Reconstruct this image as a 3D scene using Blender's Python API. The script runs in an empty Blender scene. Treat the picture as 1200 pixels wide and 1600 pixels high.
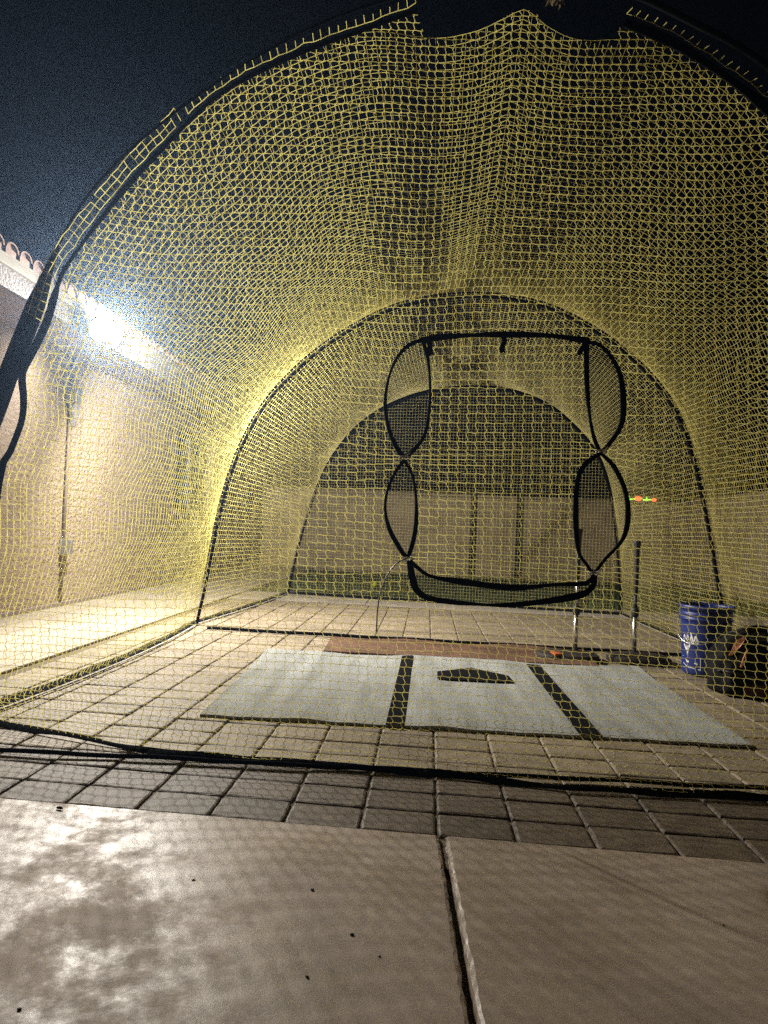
import bpy, bmesh, math, random
import numpy as np
from mathutils import Vector, Matrix
random.seed(7); rng = np.random.default_rng(11)
S = bpy.context.scene
COL = S.collection
R = math.radians

# ------------------------------------------------------------------ camera
H = 0.80; F = 1110.0; VPX, VPY = 668.0, 828.0; ROLL = 0.04
Yc = Vector((VPX-600, -(VPY-800), -F)).normalized()
Zc = Vector((ROLL, 1, 0)); Zc = (Zc - Yc*Zc.dot(Yc)).normalized()
Xc = Yc.cross(Zc)
Rm = Matrix((Xc, Yc, Zc))                # world <- camera
cam_d = bpy.data.cameras.new('camera'); cam = bpy.data.objects.new('camera', cam_d); COL.objects.link(cam)
cam.matrix_world = Matrix.Translation((0, 0, H)) @ Rm.to_4x4()
cam_d.sensor_fit = 'VERTICAL'; cam_d.sensor_height = 36; cam_d.lens = 36*F/1600
cam_d.clip_start = .05; cam_d.clip_end = 500
S.camera = cam

# ------------------------------------------------------------------ world, exposure
w = bpy.data.worlds.new("World"); S.world = w; w.use_nodes = True
nt = w.node_tree; bg = nt.nodes['Background']
sky = nt.nodes.new('ShaderNodeTexSky'); sky.sky_type = 'NISHITA'; sky.sun_disc = False
sky.sun_elevation = R(-4.5); sky.sun_rotation = R(-60); sky.altitude = 300
nt.links.new(sky.outputs[0], bg.inputs[0]); bg.inputs[1].default_value = 0.025
S.view_settings.view_transform = 'Standard'; S.view_settings.look = 'None'
S.view_settings.exposure = 1.0; S.view_settings.gamma = 1
LAMP_POWER = 215.0
LAMP = Vector((-2.60, 5.36, 2.25))
S.render.engine = 'CYCLES'
try:
    S.cycles.max_bounces = 5; S.cycles.sample_clamp_indirect = .5; S.cycles.diffuse_bounces = 3; S.cycles.caustics_reflective = False; S.cycles.transparent_max_bounces = 8
    S.cycles.use_denoising = False
except Exception: pass

# ------------------------------------------------------------------ measuring helpers
C0 = Vector((0, 0, H))
def ray(px, py):
    return (Rm @ Vector((px-600, -(py-800), -F))).normalized()
def at_y(px, py, a, b=0.0):              # point on the upright plane y = a + b x
    d = ray(px, py); t = a/(d.y - b*d.x); return C0 + d*t
def gnd(px, py, z=0.0):
    d = ray(px, py); return C0 + d*((z-H)/d.z)

# ------------------------------------------------------------------ materials
def new_mat(name):
    m = bpy.data.materials.new(name); m.use_nodes = True
    return m, m.node_tree, m.node_tree.nodes['Principled BSDF']
def mat(name, col, rough=.6, metal=0, noise=None, bump=None, spec=.5, emit=None, rvar=None):
    """noise=(scale, amount) colour variation; bump=(scale, strength, distance)"""
    m, t, p = new_mat(name); N = t.nodes; L = t.links
    p.inputs['Base Color'].default_value = (*col, 1); p.inputs['Roughness'].default_value = rough
    p.inputs['Metallic'].default_value = metal; p.inputs['Specular IOR Level'].default_value = spec
    tc = N.new('ShaderNodeTexCoord')
    if noise:
        n = N.new('ShaderNodeTexNoise'); n.inputs['Scale'].default_value = noise[0]; n.inputs['Detail'].default_value = 8
        r = N.new('ShaderNodeValToRGB'); a = noise[1]
        r.color_ramp.elements[0].position = .3; r.color_ramp.elements[1].position = .7
        r.color_ramp.elements[0].color = (*[c*(1-a) for c in col], 1)
        r.color_ramp.elements[1].color = (*[min(1, c*(1+a)) for c in col], 1)
        L.new(tc.outputs['Object'], n.inputs['Vector']); L.new(n.outputs['Fac'], r.inputs[0]); L.new(r.outputs[0], p.inputs['Base Color'])
    if bump:
        n = N.new('ShaderNodeTexNoise'); n.inputs['Scale'].default_value = bump[0]; n.inputs['Detail'].default_value = 6
        b = N.new('ShaderNodeBump'); b.inputs['Strength'].default_value = bump[1]; b.inputs['Distance'].default_value = bump[2]
        L.new(tc.outputs['Object'], n.inputs['Vector']); L.new(n.outputs['Fac'], b.inputs['Height']); L.new(b.outputs[0], p.inputs['Normal'])
    if rvar:
        n = N.new('ShaderNodeTexNoise'); n.inputs['Scale'].default_value = rvar[0]; n.inputs['Detail'].default_value = 5
        mr = N.new('ShaderNodeMapRange'); mr.inputs[1].default_value = .35; mr.inputs[2].default_value = .65
        mr.inputs[3].default_value = rvar[1]; mr.inputs[4].default_value = rvar[2]
        L.new(tc.outputs['Object'], n.inputs['Vector']); L.new(n.outputs['Fac'], mr.inputs[0]); L.new(mr.outputs[0], p.inputs['Roughness'])
    if emit:
        p.inputs['Emission Color'].default_value = (*emit[0], 1); p.inputs['Emission Strength'].default_value = emit[1]
    return m

M = {}
# twine: slightly translucent yellow
m, t, p = new_mat('yellow_twine'); N = t.nodes; L = t.links
p.inputs['Base Color'].default_value = (.86, .785, .41, 1); p.inputs['Roughness'].default_value = .8; p.inputs['Specular IOR Level'].default_value = .25
tr = N.new('ShaderNodeBsdfTranslucent'); tr.inputs[0].default_value = (.90, .83, .29, 1)
mx = N.new('ShaderNodeMixShader'); mx.inputs[0].default_value = .5
L.new(p.outputs[0], mx.inputs[1]); L.new(tr.outputs[0], mx.inputs[2]); L.new(mx.outputs[0], N['Material Output'].inputs[0])
M['twine'] = m
M['black'] = mat('black_webbing', (.006, .006, .007), .95, bump=(900, .4, .0006), spec=.08)
M['pole'] = mat('black_pole', (.005, .005, .006), .95, noise=(30, .3), spec=.05)
M['white_tie'] = mat('white_nylon', (.75, .75, .72), .4)
M['hem'] = mat('pale_hem_tape', (.38, .36, .32), .7, noise=(40, .2))

# concrete: broom-finished, worn glossy sealer in patches
def concrete(name, col, sealer=True, r_hi=.70, r_lo=.41):
    m, t, p = new_mat(name); N = t.nodes; L = t.links
    tc = N.new('ShaderNodeTexCoord')
    def noise(sc, det=8, dist=0, rough=.6):
        n = N.new('ShaderNodeTexNoise'); n.inputs['Scale'].default_value = sc; n.inputs['Detail'].default_value = det
        n.inputs['Distortion'].default_value = dist; n.inputs['Roughness'].default_value = rough
        L.new(tc.outputs['Object'], n.inputs['Vector']); return n
    a = noise(2.2, 6, .6); b = noise(45, 8); sp = noise(420, 3)
    mixf = N.new('ShaderNodeMath'); mixf.operation = 'MULTIPLY_ADD'; mixf.inputs[1].default_value = .45
    L.new(b.outputs['Fac'], mixf.inputs[0]); L.new(a.outputs['Fac'], mixf.inputs[2])
    rp = N.new('ShaderNodeValToRGB'); e = rp.color_ramp.elements
    e[0].position = .50; e[1].position = .95
    e[0].color = (*[c*.72 for c in col], 1); e[1].color = (*[c*1.22 for c in col], 1)
    L.new(mixf.outputs[0], rp.inputs[0]); L.new(rp.outputs[0], p.inputs['Base Color'])
    c = noise(2.6, 12, .15, .72)
    mr = N.new('ShaderNodeMapRange'); mr.inputs[1].default_value = .46; mr.inputs[2].default_value = .57
    mr.inputs[3].default_value = r_lo if sealer else r_hi; mr.inputs[4].default_value = r_hi
    L.new(c.outputs['Fac'], mr.inputs[0]); L.new(mr.outputs[0], p.inputs['Roughness'])
    ad = N.new('ShaderNodeMath'); ad.operation = 'MULTIPLY_ADD'; ad.inputs[1].default_value = .5
    L.new(sp.outputs['Fac'], ad.inputs[0]); L.new(b.outputs['Fac'], ad.inputs[2])
    bp = N.new('ShaderNodeBump'); bp.inputs['Strength'].default_value = .32; bp.inputs['Distance'].default_value = .002
    L.new(ad.outputs[0], bp.inputs['Height']); L.new(bp.outputs[0], p.inputs['Normal'])
    return m
M['concrete'] = concrete('patio_concrete', (.42, .335, .265))
M['walk'] = concrete('walkway_concrete', (.37, .325, .265), False, .75)
# pavers: per-paver tone from a colour attribute, speckled aggregate
m, t, p = new_mat('brown_paver'); N = t.nodes; L = t.links
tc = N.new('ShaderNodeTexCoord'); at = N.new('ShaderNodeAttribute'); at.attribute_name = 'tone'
n1 = N.new('ShaderNodeTexNoise'); n1.inputs['Scale'].default_value = 260; n1.inputs['Detail'].default_value = 4
n2 = N.new('ShaderNodeTexNoise'); n2.inputs['Scale'].default_value = 14; n2.inputs['Detail'].default_value = 7
r1 = N.new('ShaderNodeValToRGB'); e = r1.color_ramp.elements
e[0].position = .36; e[0].color = (.15, .12, .088, 1); e[1].position = .66; e[1].color = (.30, .255, .19, 1)
x = e.new(.78); x.color = (.55, .5, .44, 1)
mu = N.new('ShaderNodeMix'); mu.data_type = 'RGBA'; mu.blend_type = 'MULTIPLY'; mu.inputs[0].default_value = 1
r2 = N.new('ShaderNodeValToRGB'); e = r2.color_ramp.elements
e[0].position = .3; e[0].color = (.75, .75, .75, 1); e[1].position = .7; e[1].color = (1.2, 1.2, 1.2, 1)
mu2 = N.new('ShaderNodeMix'); mu2.data_type = 'RGBA'; mu2.blend_type = 'MULTIPLY'; mu2.inputs[0].default_value = 1
L.new(tc.outputs['Object'], n1.inputs['Vector']); L.new(tc.outputs['Object'], n2.inputs['Vector'])
L.new(n1.outputs['Fac'], r1.inputs[0]); L.new(n2.outputs['Fac'], r2.inputs[0])
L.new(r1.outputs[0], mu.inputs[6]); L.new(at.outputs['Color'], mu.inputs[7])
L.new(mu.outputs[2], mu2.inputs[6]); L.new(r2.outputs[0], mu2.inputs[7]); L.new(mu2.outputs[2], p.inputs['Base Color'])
p.inputs['Roughness'].default_value = .62
bp = N.new('ShaderNodeBump'); bp.inputs['Strength'].default_value = .8; bp.inputs['Distance'].default_value = .004
ad = N.new('ShaderNodeMath'); ad.operation = 'MULTIPLY_ADD'; ad.inputs[1].default_value = .35
L.new(n1.outputs['Fac'], ad.inputs[0]); L.new(n2.outputs['Fac'], ad.inputs[2]); L.new(ad.outputs[0], bp.inputs['Height'])
L.new(bp.outputs[0], p.inputs['Normal'])
M['paver'] = m
M['sand'] = mat('joint_sand', (.13, .105, .075), .95, noise=(120, .4), bump=(300, .6, .003))
# stucco
m, t, p = new_mat('beige_stucco'); N = t.nodes; L = t.links
tc = N.new('ShaderNodeTexCoord')
v = N.new('ShaderNodeTexNoise'); v.inputs['Scale'].default_value = 30; v.inputs['Detail'].default_value = 4; v.inputs['Roughness'].default_value = .55
v2 = N.new('ShaderNodeTexNoise'); v2.inputs['Scale'].default_value = 1.3; v2.inputs['Detail'].default_value = 5
rr = N.new('ShaderNodeValToRGB'); e = rr.color_ramp.elements
e[0].position = .3; e[0].color = (.40, .31, .225, 1); e[1].position = .7; e[1].color = (.49, .39, .29, 1)
L.new(tc.outputs['Object'], v.inputs['Vector']); L.new(tc.outputs['Object'], v2.inputs['Vector'])
L.new(v2.outputs['Fac'], rr.inputs[0]); L.new(rr.outputs[0], p.inputs['Base Color'])
bp = N.new('ShaderNodeBump'); bp.inputs['Strength'].default_value = 1; bp.inputs['Distance'].default_value = .035
L.new(v.outputs['Fac'], bp.inputs['Height']); L.new(bp.outputs[0], p.inputs['Normal']); p.inputs['Roughness'].default_value = .85
M['stucco'] = m
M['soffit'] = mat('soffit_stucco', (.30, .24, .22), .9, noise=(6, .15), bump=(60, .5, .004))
M['cream'] = mat('cream_trim', (.22, .205, .165), .8, noise=(9, .12), bump=(50, .3, .002))
M['fascia'] = mat('grey_rough_fascia', (.17, .155, .15), .9, noise=(25, .35), bump=(55, 1, .01))
M['tile'] = mat('clay_roof_tile', (.30, .20, .16), .8, noise=(12, .35), bump=(50, .5, .004))
M['block'] = mat('tan_block_wall', (.52, .42, .26), .9, noise=(3, .22), bump=(40, .8, .008))
M['grass'] = mat('lawn_grass', (.075, .10, .035), .8, noise=(8, .4))
M['soil'] = mat('lawn_soil', (.06, .05, .03), .95, noise=(20, .4), bump=(60, .7, .01))
M['mat_grey'] = mat('grey_turf_mat', (.37, .385, .375), .85, noise=(5, .10), bump=(700, .8, .003), spec=.1)
m = M['mat_grey']; t = m.node_tree; N = t.nodes; L = t.links; p = N['Principled BSDF']
src = p.inputs['Base Color'].links[0].from_socket
tc = N.new('ShaderNodeTexCoord'); mp = N.new('ShaderNodeMapping'); mp.inputs['Scale'].default_value = (9, .9, 1); mp.inputs['Rotation'].default_value = (0, 0, .05)
n = N.new('ShaderNodeTexNoise'); n.inputs['Scale'].default_value = 1.4; n.inputs['Detail'].default_value = 5
n2 = N.new('ShaderNodeTexNoise'); n2.inputs['Scale'].default_value = 260; n2.inputs['Detail'].default_value = 2
r = N.new('ShaderNodeValToRGB'); e = r.color_ramp.elements; e[0].position = .32; e[0].color = (.74, .73, .71, 1); e[1].position = .62; e[1].color = (1.05, 1.05, 1.05, 1)  # lengthwise streaks: light and dark of the mat's ripples put into its colour
r2 = N.new('ShaderNodeValToRGB'); e = r2.color_ramp.elements; e[0].position = .35; e[0].color = (.8, .8, .8, 1); e[1].position = .65; e[1].color = (1.15, 1.15, 1.15, 1)
L.new(tc.outputs['Object'], mp.inputs[0]); L.new(mp.outputs[0], n.inputs['Vector']); L.new(n.outputs['Fac'], r.inputs[0]); L.new(tc.outputs['Object'], n2.inputs['Vector']); L.new(n2.outputs['Fac'], r2.inputs[0])
for rr_ in (r, r2):
    mu = N.new('ShaderNodeMix'); mu.data_type = 'RGBA'; mu.blend_type = 'MULTIPLY'; mu.inputs[0].default_value = 1
    L.new(src, mu.inputs[6]); L.new(rr_.outputs[0], mu.inputs[7]); src = mu.outputs[2]
L.new(src, p.inputs['Base Color'])
M['mat_black'] = mat('black_mat_line', (.014, .014, .015), .95, bump=(700, .6, .002), spec=0)
M['clay'] = mat('red_brown_mat', (.11, .052, .026), .85, noise=(18, .4), bump=(260, .6, .002))
M['metal'] = mat('galvanised_tube', (.62, .62, .60), .32, 1, noise=(20, .15))
M['rubber'] = mat('black_rubber', (.015, .015, .015), .55)
M['tee_base'] = mat('dark_brown_rubber', (.022, .013, .010), .7, noise=(15, .4))
M['orange'] = mat('orange_tape', (.45, .11, .03), .5, noise=(20, .2))
M['blue'] = mat('blue_plastic', (.009, .024, .15), .42, noise=(6, .12))
M['white'] = mat('white_print', (.72, .72, .74), .5)
M['wire'] = mat('steel_wire', (.6, .6, .6), .3, 1)
M['bag'] = mat('black_nylon', (.006, .006, .007), .85, noise=(9, .4), bump=(14, .8, .03), spec=.15)
M['maroon'] = mat('maroon_nylon', (.05, .012, .01), .7)
M['salmon'] = mat('salmon_patch', (.62, .26, .17), .6, noise=(60, .35))
M['ball'] = mat('yellow_ball_felt', (.62, .66, .05), .8, bump=(300, .5, .002))
M['lens'] = mat('lit_led_lens', (1, 1, 1), .4, emit=((1, .97, .92), 40))
M['fixture'] = mat('white_fixture_metal', (.55, .55, .55), .4)
M['greybox'] = mat('grey_painted_metal', (.22, .21, .20), .5, noise=(14, .2))
M['conduit'] = mat('painted_conduit', (.24, .19, .15), .7, noise=(14, .2))
M['glass'] = mat('dark_window_glass', (.008, .009, .011), .35, spec=.2)
M['vinyl'] = mat('white_window_frame', (.14, .135, .13), .5)
M['post'] = mat('dark_steel_post', (.012, .011, .010), .9, spec=.1)
M['red_light'] = mat('red_glow', (.6, .02, .01), .5, emit=((1, .10, .03), 1.8))
M['green_light'] = mat('green_glow', (.2, .6, .05), .5, emit=((.45, 1, .10), .7))
M['leaf'] = mat('dry_leaf', (.16, .12, .06), .7, noise=(8, .4))
M['bark'] = mat('bark', (.10, .075, .05), .9, noise=(20, .4), bump=(40, .8, .01))
M['debris'] = mat('dark_debris', (.035, .028, .022), .8)
M['cable'] = mat('pale_cable', (.85, .85, .88), .5)

# ------------------------------------------------------------------ object helpers
def empty(name, loc, label, cat, group=None):
    o = bpy.data.objects.new(name, None); o.location = loc; COL.objects.link(o)
    o['label'] = label; o['category'] = cat
    if group: o['group'] = group
    o.empty_display_size = .1
    return o
def tag(o, label, cat, group=None):
    o['label'] = label; o['category'] = cat
    if group: o['group'] = group
    return o
def link(name, me, material, parent=None, smooth=False):
    o = bpy.data.objects.new(name, me); COL.objects.link(o)
    if material: me.materials.append(material)
    if smooth:
        me.polygons.foreach_set('use_smooth', [True]*len(me.polygons))
    if parent:
        o.parent = parent
        base = parent; off = Vector((0, 0, 0))
        while base: off += base.location; base = base.parent
        o.location = -off
    return o
def root_fix(o, loc):                    # move a top-level mesh's origin to loc
    loc = Vector(loc); o.data.transform(Matrix.Translation(-loc)); o.location = loc
    return o
def struct(o): o['kind'] = 'structure'; return o
def bm_obj(name, bm, material, parent=None, smooth=False):
    bmesh.ops.recalc_face_normals(bm, faces=bm.faces)
    me = bpy.data.meshes.new(name); bm.to_mesh(me); bm.free()
    return link(name, me, material, parent, smooth)
def box(bm, c, s, bevel=0, rot=None):
    r = bmesh.ops.create_cube(bm, size=1)
    vs = r['verts']
    mtx = Matrix.Translation(c) @ (rot.to_4x4() if rot else Matrix.Identity(4)) @ Matrix.Diagonal((*s, 1))
    bmesh.ops.transform(bm, matrix=mtx, verts=vs)
    if bevel:
        es = list({e for v in vs for e in v.link_edges})
        bmesh.ops.bevel(bm, geom=es, offset=bevel, segments=2, affect='EDGES', profile=.6)
def tube(bm, pts, r, n=10, cap=True):
    pts = [Vector(p) for p in pts]; rs = r if isinstance(r, (list, tuple)) else [r]*len(pts)
    rings = []; ref = None
    for i, q in enumerate(pts):
        d = (pts[min(i+1, len(pts)-1)] - pts[max(i-1, 0)])
        d = d.normalized() if d.length > 1e-9 else Vector((0, 0, 1))
        if ref is None: ref = d.orthogonal().normalized()
        else:
            ref = ref - d*ref.dot(d)
            ref = ref.normalized() if ref.length > 1e-6 else d.orthogonal().normalized()
        b = d.cross(ref)
        rings.append([bm.verts.new(q + (ref*math.cos(2*math.pi*k/n) + b*math.sin(2*math.pi*k/n))*rs[i]) for k in range(n)])
    for a, b in zip(rings, rings[1:]):
        for k in range(n): bm.faces.new((a[k], a[(k+1) % n], b[(k+1) % n], b[k]))
    if cap:
        bm.faces.new(rings[0][::-1]); bm.faces.new(rings[-1])
def lathe(bm, prof, c=(0, 0, 0), n=40, close=False):
    c = Vector(c); rings = []
    for (r, z) in prof:
        rings.append([bm.verts.new(c + Vector((r*math.cos(2*math.pi*k/n), r*math.sin(2*math.pi*k/n), z))) for k in range(n)])
    for a, b in zip(rings, rings[1:]):
        for k in range(n): bm.faces.new((a[k], a[(k+1) % n], b[(k+1) % n], b[k]))
    if close:
        bm.faces.new(rings[0][::-1]); bm.faces.new(rings[-1])
def smooth_line(pts, step=.03):
    """Catmull-Rom through points, resampled"""
    P = [Vector(p) for p in pts]; P = [P[0]*2-P[1]] + P + [P[-1]*2-P[-2]]
    out = []
    for i in range(1, len(P)-2):
        L_ = (P[i+1]-P[i]).length; n = max(2, int(L_/step))
        for k in range(n):
            t = k/n
            out.append(.5*((2*P[i]) + (P[i+1]-P[i-1])*t + (2*P[i-1]-5*P[i]+4*P[i+1]-P[i+2])*t*t + (3*P[i]-P[i-1]-3*P[i+1]+P[i+2])*t**3))
    out.append(P[-2]); return out
def ribbon(bm, pts, width, face=Vector((0, -1, 0)), th=.004, twist=None):
    """webbing strip: broad side towards `face`"""
    pts = [Vector(p) for p in pts]; ws = width if isinstance(width, (list, tuple)) else [width]*len(pts)
    rings = []
    for i, q in enumerate(pts):
        d = (pts[min(i+1, len(pts)-1)] - pts[max(i-1, 0)]).normalized()
        f = (face - d*face.dot(d)).normalized(); s = d.cross(f)
        if twist:
            a = twist(i/len(pts)); f, s = f*math.cos(a)+s*math.sin(a), s*math.cos(a)-f*math.sin(a)
        w2 = ws[i]/2; h = th/2
        rings.append([bm.verts.new(q + s*a*w2 + f*b*h) for a, b in ((-1, -1), (0, -1.3), (1, -1), (1, 1), (0, 1.3), (-1, 1))])
    for a, b in zip(rings, rings[1:]):
        for k in range(6): bm.faces.new((a[k], a[(k+1) % 6], b[(k+1) % 6], b[k]))
    bm.faces.new(rings[0][::-1]); bm.faces.new(rings[-1])
def sheet(bm, corners, z):
    bm.faces.new([bm.verts.new((x, y, z)) for x, y in corners])

# ------------------------------------------------------------------ ground
bm = bmesh.new(); sheet(bm, [(-60, -60), (60, -60), (60, 90), (-60, 90)], -.06)
struct(bm_obj('ground', bm, M['soil']))
SH = -.040                                 # the paving runs a little skew: row line y = Y0 + SH x
Y0 = 1.893
edge = lambda x: Y0 + SH*x
JX = (gnd(690, 1300), gnd(742, 1598))      # expansion joint
def slab(name, x0f, x1f, rag_side=None):
    """one concrete pour with rounded, slightly ragged edges, y -3 .. edge"""
    bm = bmesh.new(); ny = 160; y0 = -3.0
    prof = [(0, -.05), (0, -.010), (.003, -.003), (.010, 0)]
    rows = []
    for j in range(ny+1):
        t = 1-(1-j/ny)**2.2
        row = []
        for side in (0, 1):
            for (ins, z) in (prof if side == 0 else prof[::-1]):
                xx = (x0f if side == 0 else x1f)
                y = y0 + (edge(xx(Y0)) - y0)*t
                jit = (random.uniform(-.0022, .0022) if y > .5 else 0) if z > -.02 else 0
                row.append(bm.verts.new((xx(y) + (ins+jit)*(1 if side == 0 else -1), y, z)))
        rows.append(row)
    for a, b in zip(rows, rows[1:]):
        for k in range(len(a)-1): bm.faces.new((a[k], a[k+1], b[k+1], b[k]))
    last = rows[-1]                         # front (far) edge, rounded
    lo = [bm.verts.new(v.co + Vector((0, .006, -.006))) for v in last]
    lo2 = [bm.verts.new(v.co + Vector((0, 0.001, -.05))) for v in lo]
    for k in range(len(last)-1):
        bm.faces.new((last[k], last[k+1], lo[k+1], lo[k])); bm.faces.new((lo[k], lo[k+1], lo2[k+1], lo2[k]))
    return struct(bm_obj(name, bm, M['concrete']))
def jx(y): a, b = JX; return a.x + (b.x-a.x)*(y-a.y)/(b.y-a.y)
slab('patio_slab', lambda y: -6.0, lambda y: jx(y)-.008)
slab('patio_slab', lambda y: jx(y)+.006, lambda y: 6.0)
bm = bmesh.new(); sheet(bm, [(-6, -3), (6, -3), (6, 1.8), (-6, 1.8)], -.030)
struct(bm_obj('joint_filler', bm, M['sand']))

# pavers
PW, PD = .2078, .151
X0 = gnd(682.5, 1292).x
def pavers():
    V = []; Fc = []; T = []
    g = .0026; bv = .0070
    nx0 = int((X0 + 2.09)/PW)
    for j in range(0, 36):
        for i in range(-nx0-0, 23):
            cx = X0 + (i+.5)*PW; cy = Y0 + .008 + (j+.5)*PD + SH*cx
            if cx + PW/2 > 4.6: continue
            z = random.uniform(-.0025, .0015) - .004
            tx = random.uniform(-.006, .006); ty = random.uniform(-.008, .008)
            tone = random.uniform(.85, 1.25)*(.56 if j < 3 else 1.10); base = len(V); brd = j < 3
            hx, hy = PW/2-g, PD/2-g
            # ring outline with a slightly wobbly edge, bottom / arris / top
            out = []
            nseg = 5
            for side in range(4):
                for k in range(nseg):
                    u = -1 + 2*k/nseg
                    a, b = ((u, -1), (1, u), (-u, 1), (-1, -u))[side]
                    wob = random.uniform(-.0013, .0013) if 0 < k else -.003
                    out.append((a*(hx+wob), b*(hy+wob)))
            n = len(out)
            for (ins, zz) in ((0, -.03), (0, -bv), (.3*bv, -.3*bv), (bv, 0)):
                for (a, b) in out:
                    s1 = 1-ins/hx; s2 = 1-ins/hy
                    X = a*s1; Y = b*s2
                    V.append((cx+X, cy+Y+SH*X, z+zz+X*tx+Y*ty + (random.uniform(-.0008, .0008) if zz == 0 else 0)))
            for r_ in range(3):
                for k in range(n):
                    Fc.append((base+r_*n+k, base+r_*n+(k+1) % n, base+(r_+1)*n+(k+1) % n, base+(r_+1)*n+k))
            Fc.append(tuple(base+3*n+k for k in range(n)))
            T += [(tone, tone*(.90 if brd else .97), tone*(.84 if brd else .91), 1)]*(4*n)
    me = bpy.data.meshes.new('paving'); me.from_pydata(V, [], Fc)
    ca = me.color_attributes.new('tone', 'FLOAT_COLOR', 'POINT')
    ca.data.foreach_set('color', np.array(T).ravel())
    return struct(link('paving', me, M['paver']))
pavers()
bm = bmesh.new(); sheet(bm, [(-2.09, 1.8), (4.7, 1.6), (4.7, 7.3), (-2.09, 7.6)], -.013)
struct(bm_obj('joint_sand', bm, M['sand']))
# pale concrete walkway by the house, and the pale band at the far end of the paving
bm = bmesh.new()
for (a, b) in ((1.9, 3.6), (3.608, 6.4), (6.408, 9.2), (9.208, 13.2)):
    box(bm, (-2.645, (a+b)/2, -.03), (1.10, b-a, .066), .006)
struct(bm_obj('walkway', bm, M['walk']))
bm = bmesh.new()
for (a, b) in ((-2.07, -.62), (-.612, 1.7), (1.708, 4.6)):
    yy = 7.36 + SH*(a+b)/2 + .42
    box(bm, ((a+b)/2, yy, -.03), (b-a, .80, .062), .006)
struct(bm_obj('path', bm, M['walk']))

# lawn beyond the cage: blades
def lawn():
    n = 16000
    x = rng.uniform(-2.05, 4.6, n); y = 8.2 + (13.1-8.2)*rng.random(n)**1.3
    h = rng.uniform(.04, .11, n); a = rng.uniform(0, 6.28, n); lean = rng.uniform(0, .05, n)
    dx, dy = np.cos(a)*.006, np.sin(a)*.006
    V = np.empty((n, 3, 3)); V[:, 0] = np.stack([x-dx, y-dy, -.06+0*x], 1); V[:, 1] = np.stack([x+dx, y+dy, -.06+0*x], 1)
    V[:, 2] = np.stack([x+lean*np.cos(a+1), y+lean*np.sin(a+1), h-.05], 1)
    me = bpy.data.meshes.new('grass'); me.from_pydata(V.reshape(-1, 3).tolist(), [], np.arange(3*n).reshape(-1, 3).tolist())
    o = link('grass', me, M['grass']); o['kind'] = 'stuff'; tag(o, 'short green lawn grass behind the far end of the batting cage', 'grass')
lawn()
# small debris on the slab
for i, (px, py, s, lab) in enumerate([(302, 1375, .0045, 'tiny pale crumb lying left on the patio slab'), (488, 1391, .0055, 'dark leaf scrap on the slab, the upper one left of the joint'),
        (550, 1461, .0050, 'dark grit crumb in the middle of the left slab'), (480, 1527, .0040, 'dark speck low on the left slab'),
        (593, 1495, .0030, 'tiny dark speck on the slab right of the grit crumb'), (93, 1265, .012, 'curled dark leaf at the edge of the slab by the pavers, far left'),
        (1130, 1446, .0030, 'tiny dark speck alone on the right slab'), (30, 1578, .0042, 'dark speck at the lower left corner of the slab')]):
    q = gnd(px, py); bm = bmesh.new(); bmesh.ops.create_icosphere(bm, subdivisions=2, radius=s)
    for v in bm.verts:
        v.co *= .62; v.co.x *= 1.5 + random.uniform(-.2, .2); v.co.z *= .5; v.co += Vector([random.uniform(-.15, .15)*s for _ in range(3)])
        if s > .009: v.co.y *= .3
    o = bm_obj('debris_crumb', bm, M['white'] if i == 0 else M['debris'], smooth=True); o.location = q + Vector((0, 0, s*.35)); o.rotation_euler.z = random.uniform(-.6, .6)
    tag(o, lab, 'debris', 'bits of debris on the patio slab')

# ------------------------------------------------------------------ house on the left
WX = -3.20; SOF = 2.20; FX = -2.70
hs = empty('house', (WX, 6, 0), 'beige stucco house along the left with cream fascia, tiled roof edge and floodlit wall', 'house')
def facade():                              # wall with a window opening
    bm = bmesh.new()
    wy0, wy1, wz0, wz1 = 8.8, 10.35, .93, 1.97
    ys = (-2.0, wy0, wy1, 15.0); zs = (-.06, wz0, wz1, SOF+.02)
    for i in range(3):
        for j in range(3):
            if i == 1 and j == 1: continue
            y0, y1, z0, z1 = ys[i], ys[i+1], zs[j], zs[j+1]
            bm.faces.new([bm.verts.new(q) for q in ((WX, y0, z0), (WX, y1, z0), (WX, y1, z1), (WX, y0, z1))])
    for (a, b) in (((wy0, wz0), (wy1, wz0)), ((wy1, wz0), (wy1, wz1)), ((wy1, wz1), (wy0, wz1)), ((wy0, wz1), (wy0, wz0))):
        bm.faces.new([bm.verts.new(q) for q in ((WX, *a), (WX, *b), (WX-.12, *b), (WX-.12, *a))])
    bmesh.ops.remove_doubles(bm, verts=bm.verts, dist=1e-4)
    me = bpy.data.meshes.new('wall'); bm.to_mesh(me); bm.free()
    link('wall', me, M['stucco'], hs)
    bm = bmesh.new()
    for (cy, cz, sy, sz) in (((wy0+wy1)/2, wz0+.025, wy1-wy0, .05), ((wy0+wy1)/2, wz1-.025, wy1-wy0, .05), (wy0+.025, (wz0+wz1)/2, .05, wz1-wz0-.1),
                             (wy1-.025, (wz0+wz1)/2, .05, wz1-wz0-.1), (9.45, (wz0+wz1)/2, .09, wz1-wz0-.1)):
        box(bm, (WX-.07, cy, cz), (.06, sy, sz), .004)
    wf = bm_obj('window', bm, M['vinyl'], hs)
    bm = bmesh.new(); box(bm, (WX-.10, (wy0+wy1)/2, (wz0+wz1)/2), (.008, wy1-wy0, wz1-wz0)); 
    g = bm_obj('pane', bm, M['glass']); g.parent = wf
    bm = bmesh.new(); box(bm, (WX+.012, (wy0+wy1)/2, wz0-.03), (.05, wy1-wy0+.1, .05), .008)
    g = bm_obj('window_sill', bm, M['stucco']); g.parent = wf
facade()
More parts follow.
